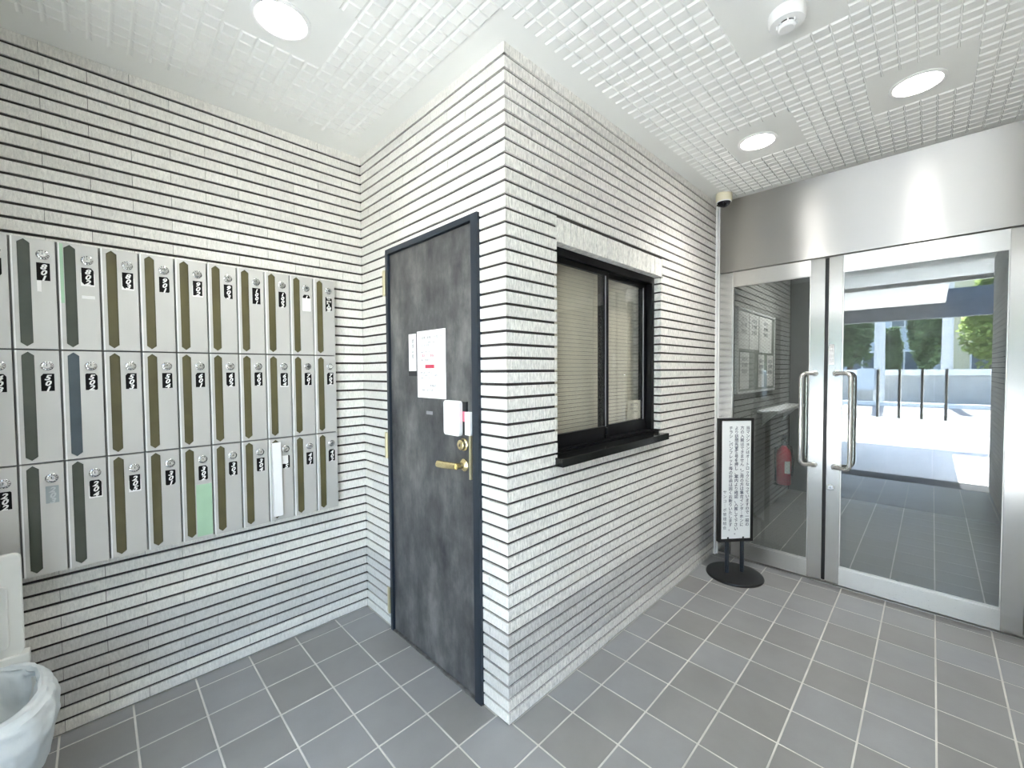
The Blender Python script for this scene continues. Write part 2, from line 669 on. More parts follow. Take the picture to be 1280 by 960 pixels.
def tiles(parent, axis, face, sign, length0, length1, joints, holes, mats, dist, limit=300):
    """axis: 'x' or 'y' = direction the courses run in; face: plane; sign: outward side.
    joints(r) -> offsets; holes: [(u0,u1,z0,z1)]; the largest `limit` pieces are objects"""
    todo = []
    for r, z0, z1 in courses():
        za, zb = z0 + JH, z1 - (JH if z1 < H else 0.0)
        js = sorted(j for j in joints(r) if length0 < j < length1)
        edges = [length0] + js + [length1]
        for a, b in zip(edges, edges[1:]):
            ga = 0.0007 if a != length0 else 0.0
            gb = 0.0007 if b != length1 else 0.0
            parts = [(a + ga, b - gb, za, zb)]
            for h0, h1, k0, k1 in holes:
                nxt = []
                for (s, e, p, q) in parts:
                    if q <= k0 + 0.001 or p >= k1 - 0.001 or e <= h0 or s >= h1:
                        nxt.append((s, e, p, q))
                        continue
                    if p < k0 - 0.006:
                        nxt.append((s, e, p, k0))
                    if q > k1 + 0.006:
                        nxt.append((s, e, k1, q))
                    p2, q2 = max(p, k0), min(q, k1)
                    for s2, e2 in cut([(s, e)], h0, h1):
                        nxt.append((s2, e2, p2, q2))
                parts = nxt
            for s, e, p, q in parts:
                if e - s > 0.006 and q - p > 0.006:
                    todo.append((s, e, p, q, r))
    todo.sort(key=lambda t: dist((t[0] + t[1]) / 2, (t[2] + t[3]) / 2))
    rest = {}
    for n, (s, e, p, q, r) in enumerate(todo):
        low = 2 <= r < 7
        m = mats[1] if low else mats[0]
        T = 0.011
        if n >= limit:
            mb = rest.setdefault(low, MB())
            if axis == 'y':
                mb.box(face - T * sign, face, s, e, p, q)
            else:
                mb.box(s, e, face - T * sign, face, p, q)
            continue
        key = (axis, sign, m.name, round(e - s, 3), round(q - p, 3))
        if key not in tmesh:
            w, h = (e - s) / 2, (q - p) / 2
            mb = MB()
            if axis == 'y':
                mb.box(-T * sign, 0, -w, w, -h, h)
            else:
                mb.box(-w, w, -T * sign, 0, -h, h)
            tmesh[key] = mb.mesh('wall_tile', m)
        jit = random.uniform(-0.0010, 0.0004) * sign
        u, z = (s + e) / 2, (p + q) / 2
        link('tile', tmesh[key], parent, (face + jit, u, z) if axis == 'y' else (u, face + jit, z))
    for low, mb in rest.items():
        tag(obj('tile_field', mb, mats[1] if low else mats[0], parent), kind='stuff')


TP = 0.2413
JH = 0.0054     # half height of the dark joints
J = 0.0085      # how far the joints lie behind the tile faces
MBX = (EY, -0.176, 0.634, 1.830)                   # bank of mailboxes on the left wall
wl = struct('wall_left', MB().box(-1.36, LW - J, EY - 0.2, 4.5, 0, H), M['joint'],
            'pale tiled wall that carries the bank of mailboxes', 'wall')
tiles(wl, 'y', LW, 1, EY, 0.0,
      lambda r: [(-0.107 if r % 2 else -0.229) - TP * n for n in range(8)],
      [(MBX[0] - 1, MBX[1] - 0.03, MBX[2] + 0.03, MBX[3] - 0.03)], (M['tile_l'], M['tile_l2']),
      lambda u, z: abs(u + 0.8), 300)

DX0, DX1, DZ = -0.873, -0.147, 1.972               # door opening in the rear wall
wr = MB().box(LW - 0.01, DX0, J, 0.12, 0, H).box(DX1, -0.121, J, 0.12, 0, H).box(DX0, DX1, J, 0.12, DZ, H)
wr = struct('wall_rear', wr, M['joint'], 'pale tiled wall around the black door', 'wall')
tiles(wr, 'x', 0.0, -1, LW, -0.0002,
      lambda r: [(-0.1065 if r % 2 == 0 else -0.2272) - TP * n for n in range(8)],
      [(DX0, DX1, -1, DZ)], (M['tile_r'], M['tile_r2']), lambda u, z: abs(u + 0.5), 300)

WY0, WY1, WZ0, WZ1 = 0.297, 1.249, 0.975, 1.888    # window opening in the booth wall
SY1, SZ1 = 1.262, 1.993                            # upright course over the window
wb = MB().box(-0.12, -J, J + 0.0005, WY0 - J, 0, H).box(-0.12, -J, WY1 + J, DY + 0.1, 0, H)
wb.box(-0.12, -J, WY0 - J, WY1 + J, 0, WZ0 - 0.01).box(-0.12, -J, WY0 - J, WY1 + J, WZ1 + J, H)
wb = struct('wall_booth', wb, M['joint'], 'rough pale tiled wall around the black-framed window', 'wall')


def jb(r):
    if r % 2 == 0:
        return [0.09, 0.262] + [0.502 + 0.2405 * n for n in range(7)]
    return [0.145] + [0.384 + 0.2410 * n for n in range(8)]


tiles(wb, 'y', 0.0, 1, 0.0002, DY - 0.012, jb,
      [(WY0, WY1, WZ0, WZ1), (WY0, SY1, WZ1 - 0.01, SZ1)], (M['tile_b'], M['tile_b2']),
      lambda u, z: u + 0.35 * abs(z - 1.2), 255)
# upright tiles over the window and the tiles that turn into its side
ns = 20
for k in range(ns):
    y0 = WY0 + (SY1 - WY0) * k / ns
    y1 = WY0 + (SY1 - WY0) * (k + 1) / ns
    key = ('soldier',)
    if key not in tmesh:
        tmesh[key] = MB().box(-0.046, 0, -(y1 - y0) / 2 + 0.0022, (y1 - y0) / 2 - 0.0022, WZ1 - 1.94 + 0.0006, SZ1 - 1.94 - JH).mesh('upright_tile', M['tile_b'])
    link('tile', tmesh[key], wb, (random.uniform(-0.001, 0.001), (y0 + y1) / 2, 1.94))
for r, z0, z1 in courses():
    if z0 < WZ0 - 0.02 or z1 > WZ1 + 0.04:
        continue
    key = ('return', round(min(z1, WZ1) - max(z0, WZ0), 3))
    if key not in tmesh:
        hh = (min(z1, WZ1) - max(z0, WZ0)) / 2 - JH
        tmesh[key] = MB().box(-0.10, -0.0112, 0, 0.012, -hh, hh).mesh('return_tile', M['tile_b'])
    link('tile', tmesh[key], wb, (0, WY1, (max(z0, WZ0) + min(z1, WZ1)) / 2))

# closing walls the lobby and hall need
wrt = struct('wall_right', MB().box(RW + J, RW + 0.15, EY - 0.1, 4.5, 0, H), M['joint'],
             'tiled wall on the right, seen mirrored in the glass doors', 'wall')
rt = MB()
for r, z0, z1 in courses():
    for n in range(-1, 18):
        a = EY + TP * (n + 0.5 * (r % 2))
        a0, a1 = max(a + 0.0012, EY), min(a + TP - 0.0012, DY)
        if a1 - a0 > 0.01:
            rt.box(RW, RW + 0.011, a0, a1, z0 + 0.0036, z1 - 0.0036)
tag(obj('tile_field', rt, M['tile_l'], wrt), kind='stuff')
we = struct('wall_entrance', MB().box(-1.18, 0.0, EY - 0.16, EY, 0, H), M['plaster'],
            'plain wall beside the street entrance, behind the viewer', 'wall')
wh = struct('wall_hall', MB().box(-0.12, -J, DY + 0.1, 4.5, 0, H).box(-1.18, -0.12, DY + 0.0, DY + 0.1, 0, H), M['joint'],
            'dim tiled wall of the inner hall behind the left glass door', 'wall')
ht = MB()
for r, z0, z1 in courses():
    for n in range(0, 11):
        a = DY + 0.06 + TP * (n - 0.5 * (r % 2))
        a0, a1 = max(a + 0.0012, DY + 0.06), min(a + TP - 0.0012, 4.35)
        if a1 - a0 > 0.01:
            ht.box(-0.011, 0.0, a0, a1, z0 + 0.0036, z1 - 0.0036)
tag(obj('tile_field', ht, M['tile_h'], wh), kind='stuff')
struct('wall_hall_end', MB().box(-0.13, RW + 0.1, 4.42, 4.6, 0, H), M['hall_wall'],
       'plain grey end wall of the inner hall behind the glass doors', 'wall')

# ------------------------------------------------------------------ steel fascia, post, doors
trim = struct('trim_1', MB().box(0.012, RW, DY, DY + 0.07, 2.043, H), M['steel_h'],
              'brushed steel panel over the two glass doors', 'panel')
struct('trim_2', MB().box(-0.0005, 0.0115, DY - 0.028, DY + 0.07, 0, H - 0.03).box(-0.0005, 0.020, DY - 0.006, DY + 0.001, 0, H - 0.03), M['alu'],
       'slim pale metal post in the corner between tiled wall and steel doors', 'post')
jam = MB().box(1.452, RW, DY - 0.004, DY + 0.07, 0, 2.038)
struct('trim_3', jam, M['steel_v'], 'brushed steel jamb right of the glass doors', 'jamb')
struct('trim_4', MB().box(0.012, 1.452, DY + 0.012, DY + 0.06, -0.003, 0.004), M['steel_r'],
       'low steel threshold under the glass doors', 'threshold')


def pull(bar_x, mount_x, y, ya, z0, z1, r=0.0125):
    """bent pull bar: mounts at mount_x on the leaf face y, bar at bar_x, ya out in front"""
    pts = []
    R = 0.032
    s = 1 if bar_x > mount_x else -1
    yb = ya
    out = Vector((bar_x - mount_x, yb - y, 0))
    u = out.normalized()
    base0 = Vector((mount_x, y, z1))
    base1 = Vector((mount_x, y, z0))
    L = out.length
    pts.append(base0)
    pts.append(base0 + u * (L - R))
    for k in range(1, 6):
        a = math.pi / 2 * k / 5
        pts.append(base0 + u * (L - R + R * math.sin(a)) + Vector((0, 0, -R + R * math.cos(a))))
    for k in range(0, 6):
        a = math.pi / 2 * k / 5
        pts.append(base1 + u * (L - R + R * math.cos(a)) + Vector((0, 0, R - R * math.sin(a))))
    pts.append(base1)
    mb = MB().tube(pts, r, 14)
    ny = -1 if ya < y else 1
    for z in (z0, z1):
        mb.lathe((mount_x, y, z), (0, ny, 0), [(0.019, 0), (0.019, 0.006), (0.015, 0.009)], 18)
    return mb


def leaf(name, x0, x1, gx0, gx1, label, glass_mat, hx, mx):
    z0, z1, gz0, gz1 = 0.018, 2.034, 0.122, 1.936
    ya, yb = DY, DY + 0.042
    t = thing(name, label, 'door', ((x0 + x1) / 2, (ya + yb) / 2, 0), None, 'structure')
    obj('stile', MB().box(x0, gx0, ya, yb, z0, z1), M['steel_v'], t, bevel=0.002)
    obj('stile', MB().box(gx1, x1, ya, yb, z0, z1), M['steel_v'], t, bevel=0.002)
    obj('top_rail', MB().box(gx0, gx1, ya + 0.001, yb - 0.001, gz1, z1), M['steel_r'], t)
    obj('bottom_rail', MB().box(gx0, gx1, ya + 0.001, yb - 0.001, z0, gz0), M['steel_r'], t)
    obj('glazing_bead', MB().box(gx0, gx1, ya + 0.006, ya + 0.012, gz0, gz0 + 0.012).box(gx0, gx1, ya + 0.006, ya + 0.012, gz1 - 0.004, gz1)
        .box(gx0, gx0 + 0.004, ya + 0.006, ya + 0.012, gz0, gz1).box(gx1 - 0.004, gx1, ya + 0.006, ya + 0.012, gz0, gz1), M['steel_r'], t)
    obj('glass_pane', MB().box(gx0, gx1, ya + 0.014, ya + 0.021, gz0, gz1), glass_mat, t)
    obj('handle', pull(hx, mx, ya, ya - 0.062, 0.745, 1.322), M['chrome'], t, smooth=True)
    obj('handle', pull(hx, mx, yb, yb + 0.062, 0.745, 1.322), M['chrome'], t, smooth=True)
    return t


d2 = leaf('door_2', 0.018, 0.637, 0.108, 0.561, 'left leaf of the steel-framed glass doors, with diamond-wired pane',
          M['glass_wire'], 0.530, 0.590)
d3 = leaf('door_3', 0.655, 1.449, 0.724, 1.374, 'right leaf of the steel-framed glass doors, with keyhole and street reflection',
          M['glass_d'], 0.775, 0.698)
key = MB().lathe((0.678, DY, 0.615), (0, -1, 0), [(0.020, 0), (0.020, 0.004), (0.015, 0.008), (0.012, 0.008), (0.012, 0.005), (0.0, 0.005)], 24)
kc = obj('lock_cylinder', key, M['chrome'], d3, smooth=True)
lettering('keyhole', MB().box(0.6765, 0.6795, DY - 0.0066, DY - 0.0050, 0.610, 0.620), M['ink'], kc)
st = obj('sticker', MB().box(0.661, 0.687, DY - 0.0006, DY, 1.376, 1.500), M['alu'], d3)
lettering('lettering', letter(MB(), '開\n放\n厳\n禁', 0.030, (0.674, DY - 0.0010, 1.500), (1, 0, 0), (0, 0, 1), line=0.98), M['ink_grey'], st)
struct('trim_5', MB().box(0.637, 0.655, DY + 0.020, DY + 0.036, 0.018, 2.034), M['blackm'], 'black seal between the two glass door leaves', 'seal')

# ------------------------------------------------------------------ black door
d1 = thing('door_1', 'scuffed black steel door with brass lever, in the pale tiled wall', 'door', (-0.51, 0.0, 0), None, 'structure')
fr = MB().box(DX0, DX0 + 0.024, -0.014, 0.09, 0, DZ).box(DX1 - 0.040, DX1, -0.014, 0.09, 0, DZ).box(DX0 + 0.024, DX1 - 0.040, -0.014, 0.09, DZ - 0.026, DZ)
obj('door_frame', fr, M['navy'], d1, bevel=0.002)
obj('door_panel', MB().box(DX0 + 0.026, DX1 - 0.043, -0.002, 0.038, 0.010, DZ - 0.029), M['door'], d1, bevel=0.0015)
obj('door_seal', MB().box(DX0 + 0.024, DX1 - 0.040, 0.012, 0.06, 0.012, DZ - 0.026), M['blackm'], d1)
obj('threshold', MB().box(DX0, DX1, -0.012, 0.06, -0.003, 0.006), M['thr'], d1)
for z0, z1 in ((0.087, 0.217), (0.905, 1.037), (1.741, 1.868)):
    hb = MB().box(-0.899, -0.874, -0.0165, -0.011, z0, z1)
    hb.lathe((-0.876, -0.018, z0), (0, 0, 1), [(0.007, 0), (0.007, z1 - z0)], 12)
    obj('hinge', hb, M['goldp'], d1)
# brass lever, bolt, guard strip
lv = MB().lathe((-0.252, -0.002, 0.962), (0, -1, 0), [(0.026, 0), (0.026, 0.005), (0.020, 0.010), (0.013, 0.014), (0.012, 0.046), (0.0, 0.048)], 24)
lv.tube([(-0.252, -0.042, 0.962), (-0.285, -0.048, 0.961), (-0.330, -0.050, 0.958), (-0.372, -0.048, 0.956)], 0.0140, 12, 0.0165)
h = obj('lever_handle', lv, M['gold'], d1, smooth=True)
bo = MB().lathe((-0.252, -0.002, 1.048), (0, -1, 0), [(0.027, 0), (0.027, 0.006), (0.022, 0.010), (0.021, 0.022), (0.016, 0.026), (0.0, 0.026)], 24)
bo = obj('lock_cylinder', bo, M['gold'], d1, smooth=True)
lettering('keyhole', MB().box(-0.2535, -0.2505, -0.0295, -0.0278, 1.042, 1.054), M['ink'], bo)
obj('guard_strip', MB().box(-0.199, -0.189, -0.022, -0.002, 0.913, 1.110), M['goldp'], d1, bevel=0.002)
obj('latch_plate', MB().box(-0.222, -0.188, -0.024, -0.002, 1.092, 1.186), M['white'], d1, bevel=0.002)
obj('cover_back', MB().box(-0.350, -0.226, -0.012, -0.002, 1.088, 1.226), M['blackm'], d1)
cv = MB().prism(rrect(0.108, 0.146, 0.014), (-0.302, -0.012, 1.156), (1, 0, 0), (0, 0, 1), (0, -1, 0), 0.020)
tag(obj('lock_cover', cv, M['white'], d1, bevel=0.003), 'white rounded cover box above the brass lever')
obj('sticker', MB().box(-0.247, -0.224, -0.0130, -0.0121, 1.144, 1.186), M['pink'], d1)
lettering('worn_label', MB().box(-0.530, -0.480, -0.0028, -0.0020, 1.155, 1.170), M['ink_grey'], d1)


def sheet(name, x0, x1, z0, z1, label, y=-0.0026, tilt=0.0):
    t = thing(name, label, 'notice', ((x0 + x1) / 2, y, z0))
    obj('sheet', MB().box(x0, x1, y - 0.0012, y, z0, z1), M['paper'], t)
    return t


n1 = sheet('notice', -0.598, -0.374, 1.230, 1.538, 'white printed notice with red lines taped to the black door')
fy = -0.0042
X, Z = (1, 0, 0), (0, 0, 1)
def write(name, txt, size, x, z, mat, **kw):
    lettering(name, letter(MB(), txt, size, (x, fy, z), X, Z, **kw), M[mat], n1)


write('heading', '入居者の皆様へのお知らせ', 0.0145, -0.486, 1.512, 'ink_pale')
write('paragraph', 'インターホン設備の点検について\n下記の通り実施いたします。', 0.0105, -0.572, 1.488, 'ink_pale', align='LEFT', line=1.1)
write('subheading', '点検のお知らせ', 0.0115, -0.572, 1.445, 'ink_pale', align='LEFT')
write('red_line', '事前のご連絡', 0.016, -0.510, 1.430, 'ink_red')
write('paragraph', '● お部屋番号をご記入ください', 0.010, -0.560, 1.408, 'ink_pale', align='LEFT')
lettering('red_bar', MB().box(-0.532, -0.460, fy, fy + 0.0003, 1.366, 1.382), M['ink_red'], n1)
write('paragraph', '管理人室までお申し出ください\nご不在の場合は下記までご連絡を\nお願いいたします。', 0.0095, -0.572, 1.350, 'ink_pale', align='LEFT', line=1.3)
write('signature', '管理組合', 0.012, -0.470, 1.292, 'ink_pale')
write('paragraph', 'ご理解とご協力をお願いいたします。', 0.0095, -0.486, 1.270, 'ink_pale')
n2 = sheet('notice', -0.672, -0.609, 1.354, 1.530, 'narrow white paper slip left of the printed notice on black door')
lettering('lettering', letter(MB(), '管\n理\n人\n室', 0.022, (-0.636, fy, 1.505), X, Z, line=1.1), M['ink_pale'], n2)
obj('holder', MB().box(-0.676, -0.605, -0.0034, -0.0020, 1.330, 1.354), M['blackm'], n2)

# ------------------------------------------------------------------ window of the booth
w1 = thing('window_1', 'black-framed sliding window in the booth wall', 'window', (-0.06, 0.773, WZ0), None, 'structure')
FX = -0.042
wf = MB().box(-0.10, FX, WY0, WY0 + 0.030, WZ0, WZ1).box(-0.10, FX, WY1 - 0.030, WY1, WZ0, WZ1)
wf.box(-0.10, FX, WY0 + 0.03, WY1 - 0.03, WZ1 - 0.036, WZ1).box(-0.10, FX, WY0 + 0.03, WY1 - 0.03, WZ0, WZ0 + 0.028)
obj('window_frame', wf, M['black_alu'], w1, bevel=0.0015)


def sash(y0, y1, x0, x1, gl):
    s, top, bot = 0.026, 0.024, 0.062
    z0, z1 = WZ0 + 0.028, WZ1 - 0.036
    mb = MB().box(x0, x1, y0, y0 + s, z0, z1).box(x0, x1, y1 - s, y1, z0, z1)
    mb.box(x0, x1, y0 + s, y1 - s, z0, z0 + bot).box(x0, x1, y0 + s, y1 - s, z1 - top, z1)
    sa = obj('sash', mb, M['black_alu'], w1, bevel=0.001)
    xm = (x0 + x1) / 2
    g = MB().box(xm - 0.0025, xm + 0.0025, y0 + s, y1 - s, z0 + bot, z1 - top)
    obj('glass_pane', g, M['glass_w'], sa)
    gk = MB().box(x1 - 0.004, x1 + 0.0006, y1 - s - 0.0025, y1 - s + 0.001, z0 + bot, z1 - top)
    obj('gasket', gk, M['ink_grey'], sa)


sash(WY0 + 0.03, 0.788, -0.078, -0.060, 0)
sash(0.745, WY1 - 0.03, -0.098, -0.080, 1)
obj('latch', MB().box(-0.060, -0.052, 0.752, 0.772, 1.006, 1.024).lathe((-0.056, 0.762, 1.028), (0, 0, 1), [(0.007, 0), (0.007, 0.03)], 10), M['black_alu'], w1)
obj('sill', MB().box(-0.10, 0.040, 0.283, 1.272, 0.948, 0.984), M['granite_sill'], w1, bevel=0.002)
obj('sill_lip', MB().box(-0.042, -0.036, WY0, WY1, 0.984, 0.992), M['black_alu'], w1)
# slatted blind behind
bl = thing('blind', 'closed beige slatted blind behind the booth window', 'blind', (-0.15, 0.773, WZ0 + 0.03))
sl = MB().obox((0, 0, 0), (0.0015, 0, 0.0090), (0, 0.49, 0), (0.0005, 0, -0.0003)).mesh('slat', M['blind'])
nsl = 44
for k in range(nsl):
    o = link('slat', sl, bl, (0.0, 0.0, 0.012 + k * 0.0200))
obj('head_rail', MB().box(-0.165, -0.135, 0.285, 1.262, 1.886, 1.915), M['blind'], bl)
for y in (0.42, 0.77, 1.12):
    obj('ladder_cord', MB().tube([(-0.141, y, 1.00), (-0.141, y, 1.89)], 0.0012, 6), M['paper_y'], bl)
t = thing('notice', 'small cream card in the bottom right corner of the booth window', 'card', (-0.092, 1.12, 1.07))
obj('sheet', MB().box(-0.0995, -0.0985, 1.045, 1.195, 1.068, 1.175), M['paper_y'], t)
lettering('lettering', letter(MB(), '御用の方は\n呼鈴を押して\nください', 0.017, (-0.0978, 1.12, 1.160), (0, 1, 0), Z, line=1.3), M['ink_pale'], t)
# ------------------------------------------------------------------ mailboxes
COLW = 0.1104
ROWS = [(1.439, 1.829), (1.036, 1.437), (0.634, 1.034)]
NUM = [['704', '801', '802', '803', '901', '902', '903', '1001', '1002', '1003', '管理人室'],
       ['403', '501', '502', '503', '504', '601', '602', '603', '604', '701', '702'],
       ['202', '203', '204', '205', '301', '302', '303', '304', '305', '401', '402']]
XC, XF = LW + 0.034, LW + 0.050
pmesh = {}


def hexa(y0, y1, z0, z1, t=0.013):
    ym = (y0 + y1) / 2
    return [(y0, z0 + t), (ym, z0), (y1, z0 + t), (y1, z1 - t), (ym, z1), (y0, z1 - t)]


def pierced(outer, inner, x0, x1):
    """plate with a hole, front at x1, from two outlines in (y, z)"""
    bm = bmesh.new()
    es = []
    for loop in (outer, inner):
        vs = [bm.verts.new((x0, a, b)) for a, b in loop]
        es += [bm.edges.new((vs[i], vs[(i + 1) % len(vs)])) for i in range(len(vs))]
    r = bmesh.ops.triangle_fill(bm, use_beauty=True, edges=es)
    fs = [g for g in r['geom'] if isinstance(g, bmesh.types.BMFace)]
    ex = bmesh.ops.extrude_face_region(bm, geom=fs)
    bmesh.ops.translate(bm, verts=[g for g in ex['geom'] if isinstance(g, bmesh.types.BMVert)], vec=(x1 - x0, 0, 0))
    bmesh.ops.recalc_face_normals(bm, faces=bm.faces)
    me = bpy.data.meshes.new('mailbox_door')
    bm.to_mesh(me)
    bm.free()
    me.materials.append(M['mail'])
    return me


def mailbox_meshes(h):
    if h in pmesh:
        return pmesh[h]
    d = {}
    d['casing'] = MB().box(0, XC - LW, 0.0002, COLW - 0.0002, 0.0, h).mesh('casing', M['mail_case'])
    x0, x1 = XC - LW + 0.0005, XF - LW
    d['door'] = pierced([(0.0085, 0.002), (COLW - 0.0005, 0.002), (COLW - 0.0005, h - 0.002), (0.0085, h - 0.002)],
                        hexa(0.0205, 0.0505, 0.010, h - 0.006), x0, x1)
    d['door_edge_lit'] = MB().box(x0, x1 + 0.0025, 0.0062, 0.0105, 0.002, h - 0.002).mesh('door_edge_lit', M['mail_edge_lit'])
    for k in ('slot', 'slot_refl', 'slot_b'):
        d[k] = MB().prism(hexa(0.0208, 0.0502, 0.0103, h - 0.0063), (x0, 0, 0), (0, 1, 0), (0, 0, 1), (1, 0, 0), x1 - x0 - 0.004).mesh('slot_window', M[k])
    c = (x1, 0.080, h - 0.056)
    d['dial'] = MB().lathe(c, (1, 0, 0), [(0.0168, 0), (0.0168, 0.003), (0.0155, 0.0042), (0.0105, 0.0045), (0.0095, 0.012), (0.008, 0.0135), (0, 0.0135)], 24).mesh('dial', M['chrome'], smooth=True)
    mk = MB()
    for k in range(12):
        a = 2 * math.pi * k / 12
        u = Vector((0, math.cos(a), math.sin(a)))
        w = Vector((0, -math.sin(a), math.cos(a)))
        mk.obox(Vector(c) + u * 0.0134 + Vector((0.0044, 0, 0)), u * 0.0022, w * 0.0010, Vector((0.0004, 0, 0)))
    mk.obox(Vector(c) + Vector((0.0138, 0, 0.003)), (0.0004, 0, 0), (0, 0.0008, 0), (0, 0, 0.004))
    d['marks'] = mk.mesh('dial_marks', M['ink'])
    d['x1'] = x1
    pmesh[h] = d
    return d


CN = ['cut-off leftmost', 'second', 'third', 'fourth', 'fifth', 'sixth', 'seventh', 'eighth', 'ninth', 'tenth', 'rightmost']
LBL = {'801': '801, scrap of white sticker below plate', '802': '802, white strip sticker and greenish edge',
       '203': 'plate faded to pale grey', '502': '502, bluish smoked slot', '302': '302, pale green film at its lower right',
       '305': 'slot covered by an envelope', '1003': 'plate covered by a white sticker', '管理人室': 'plate in Japanese characters'}
for ri, (z0, z1) in enumerate(ROWS):
    h = round(z1 - z0, 4)
    d = mailbox_meshes(h)
    for ci in range(11):
        y0 = -0.176 - COLW * (11 - ci)
        num = NUM[ri][ci]
        lab = 'grey steel mailbox, %s row, %s column, ' % (('top', 'middle', 'bottom')[ri], CN[ci])
        lab += LBL.get(num, 'plate reading %s' % num)
        t = thing('mailbox', lab, 'mailbox', (LW, y0, z0), 'wall mailboxes')
        link('casing', d['casing'], t)
        dr = link('door', d['door'], t)
        WL[dr] = (LW, y0, z0)
        ed = link('door_edge_lit', d['door_edge_lit'], dr)
        k = 'slot' if ci > 2 else 'slot_refl'
        if num == '502':
            k = 'slot_b'
        link('slot_window', d[k], dr)
        dl = link('dial', d['dial'], t)
        link('dial_marks', d['marks'], dl)
        # number plate with slanted numerals, some with clipped corners
        x = LW + d['x1']
        zt = z1 - 0.084 - (0.004 if ci > 7 else 0)
        ph = 0.062 if len(num) == 3 else 0.074
        ya, yb = y0 + 0.0640, y0 + 0.0965
        c0, c1, c2, c3 = [random.choice((0.0, 0.0, 0.004, 0.009)) for _ in range(4)]
        if num in ('801', '1001', '203'):
            c0 = c1 = c2 = c3 = 0.0
        poly = []
        for (py, pz, cc, sy, sz) in ((ya, zt, c0, 1, -1), (yb, zt, c1, -1, -1), (yb, zt - ph, c2, -1, 1), (ya, zt - ph, c3, 1, 1)):
            if cc == 0:
                poly.append((py, pz))
            elif (py == ya) == (pz == zt):
                poly += [(py, pz + sz * cc), (py + sy * cc * 0.7, pz)]
            else:
                poly += [(py + sy * cc * 0.7, pz), (py, pz + sz * cc)]
        pl = MB().prism(poly, (x, 0, 0), (0, 1, 0), (0, 0, 1), (1, 0, 0), 0.0010)
        po = obj('number_plate', pl, M['plate_f'] if num == '203' else M['plate'], t)
        chars = '\n'.join(num)
        n = len(num)
        sz = ph / n * 1.22
        if num == '管理人室':
            letter_mb = letter(MB(), chars, 0.0225, (x + 0.0014, y0 + 0.0803, zt - 0.0005), (0, 1.1, 0), Z, line=0.80, bold=0.0006)
        else:
            letter_mb = letter(MB(), chars, sz, (x + 0.0014, y0 + 0.0793, zt - 0.0025), (0, 1.15, 0), Z, line=ph / n / sz * 0.96, shear=0.28, bold=0.035 * sz)
        lettering('numerals', letter_mb, M['numeral_f'] if num == '203' else M['numeral'], po)
        if num in ('802', '803', '902', '604', '205', '204'):
            rag = MB().box(x, x + 0.0006, ya - 0.002, yb + 0.002, zt - ph - 0.005, zt - 0.02)
            obj('label_backing', rag, M['paper'], t)
        if num == '801':
            obj('sticker', MB().box(x, x + 0.0007, y0 + 0.064, y0 + 0.0745, zt - ph - 0.040, zt - ph - 0.001), M['paper'], t)
        if num == '802':
            obj('sticker', MB().box(x, x + 0.0007, y0 + 0.063, y0 + 0.098, zt - ph - 0.052, zt - ph - 0.041), M['paper'], t)
            obj('green_patch', MB().box(x, x + 0.0007, y0 + 0.0102, y0 + 0.019, z0 + 0.17, z1 - 0.006), M['green'], t)
        if num == '1003':
            obj('sticker', MB().box(x + 0.0016, x + 0.0024, ya - 0.003, yb + 0.004, zt - ph - 0.008, zt - 0.018), M['paper'], t)
        if num == '305':
            obj('sticker', MB().box(x + 0.0016, x + 0.0024, ya - 0.003, yb - 0.008, zt - 0.040, zt - 0.000), M['paper'], t)
        if num == '302':
            obj('green_patch', MB().box(x, x + 0.0007, y0 + 0.054, y0 + 0.1095, z0 + 0.010, z0 + 0.235), M['green'], t)
        if num == '305':
            en = MB()
            e0 = Vector((x, y0 + 0.026, z0 + 0.020))
            en.obox((x + 0.012, y0 + 0.0355, z0 + 0.203), (0.011, 0, 0.002), (0, 0.0195, 0.001), (0, -0.002, 0.178))
            e = obj('envelope', en, M['paper'], None, base=(x + 0.012, y0 + 0.036, z0 + 0.02), bevel=0.003)
            tag(e, 'thick white envelope stuck in a bottom-row mailbox slot', 'envelope')

# ------------------------------------------------------------------ ceiling fittings
for n, (x, y, lab) in enumerate(((-0.463, -0.600, 'round ceiling downlight over the mailboxes'),
                                 (0.445, 1.416, 'round ceiling downlight nearest the dome camera'),
                                 (1.048, 1.402, 'round ceiling downlight over the right glass door'),
                                 (0.62, 3.35, 'round ceiling downlight of the inner hall'))):  # hall lamp is added out of view to brighten the pinboard
    t = thing('ceiling_light', lab, 'ceiling light', (x, y, H), 'ceiling downlights')
    obj('trim_ring', MB().lathe((x, y, H), (0, 0, -1), [(0.092, 0), (0.092, 0.003), (0.080, 0.006), (0.076, 0.004), (0.076, 0.0)], 40), M['white'], t, smooth=True)
    sp = bpy.data.lights.new('downlight_beam', 'SPOT')
    sp.energy = BEAM * (1.6 if y > DY else 1.0)
    sp.spot_size = math.radians(150 if y > DY else 128)
    sp.spot_blend = 1.0
    sp.shadow_soft_size = 0.06
    sp.color = (1.0, 0.98, 0.94)
    bo_ = bpy.data.objects.new('downlight_beam', sp)
    COL.objects.link(bo_)
    bo_.parent = t
    bo_.location = (0, 0, -0.012)
    obj('lens', MB().lathe((x, y, H), (0, 0, -1), [(0.0755, 0.0005), (0.0755, 0.0035), (0.0, 0.0045)], 40), M['lens'], t)

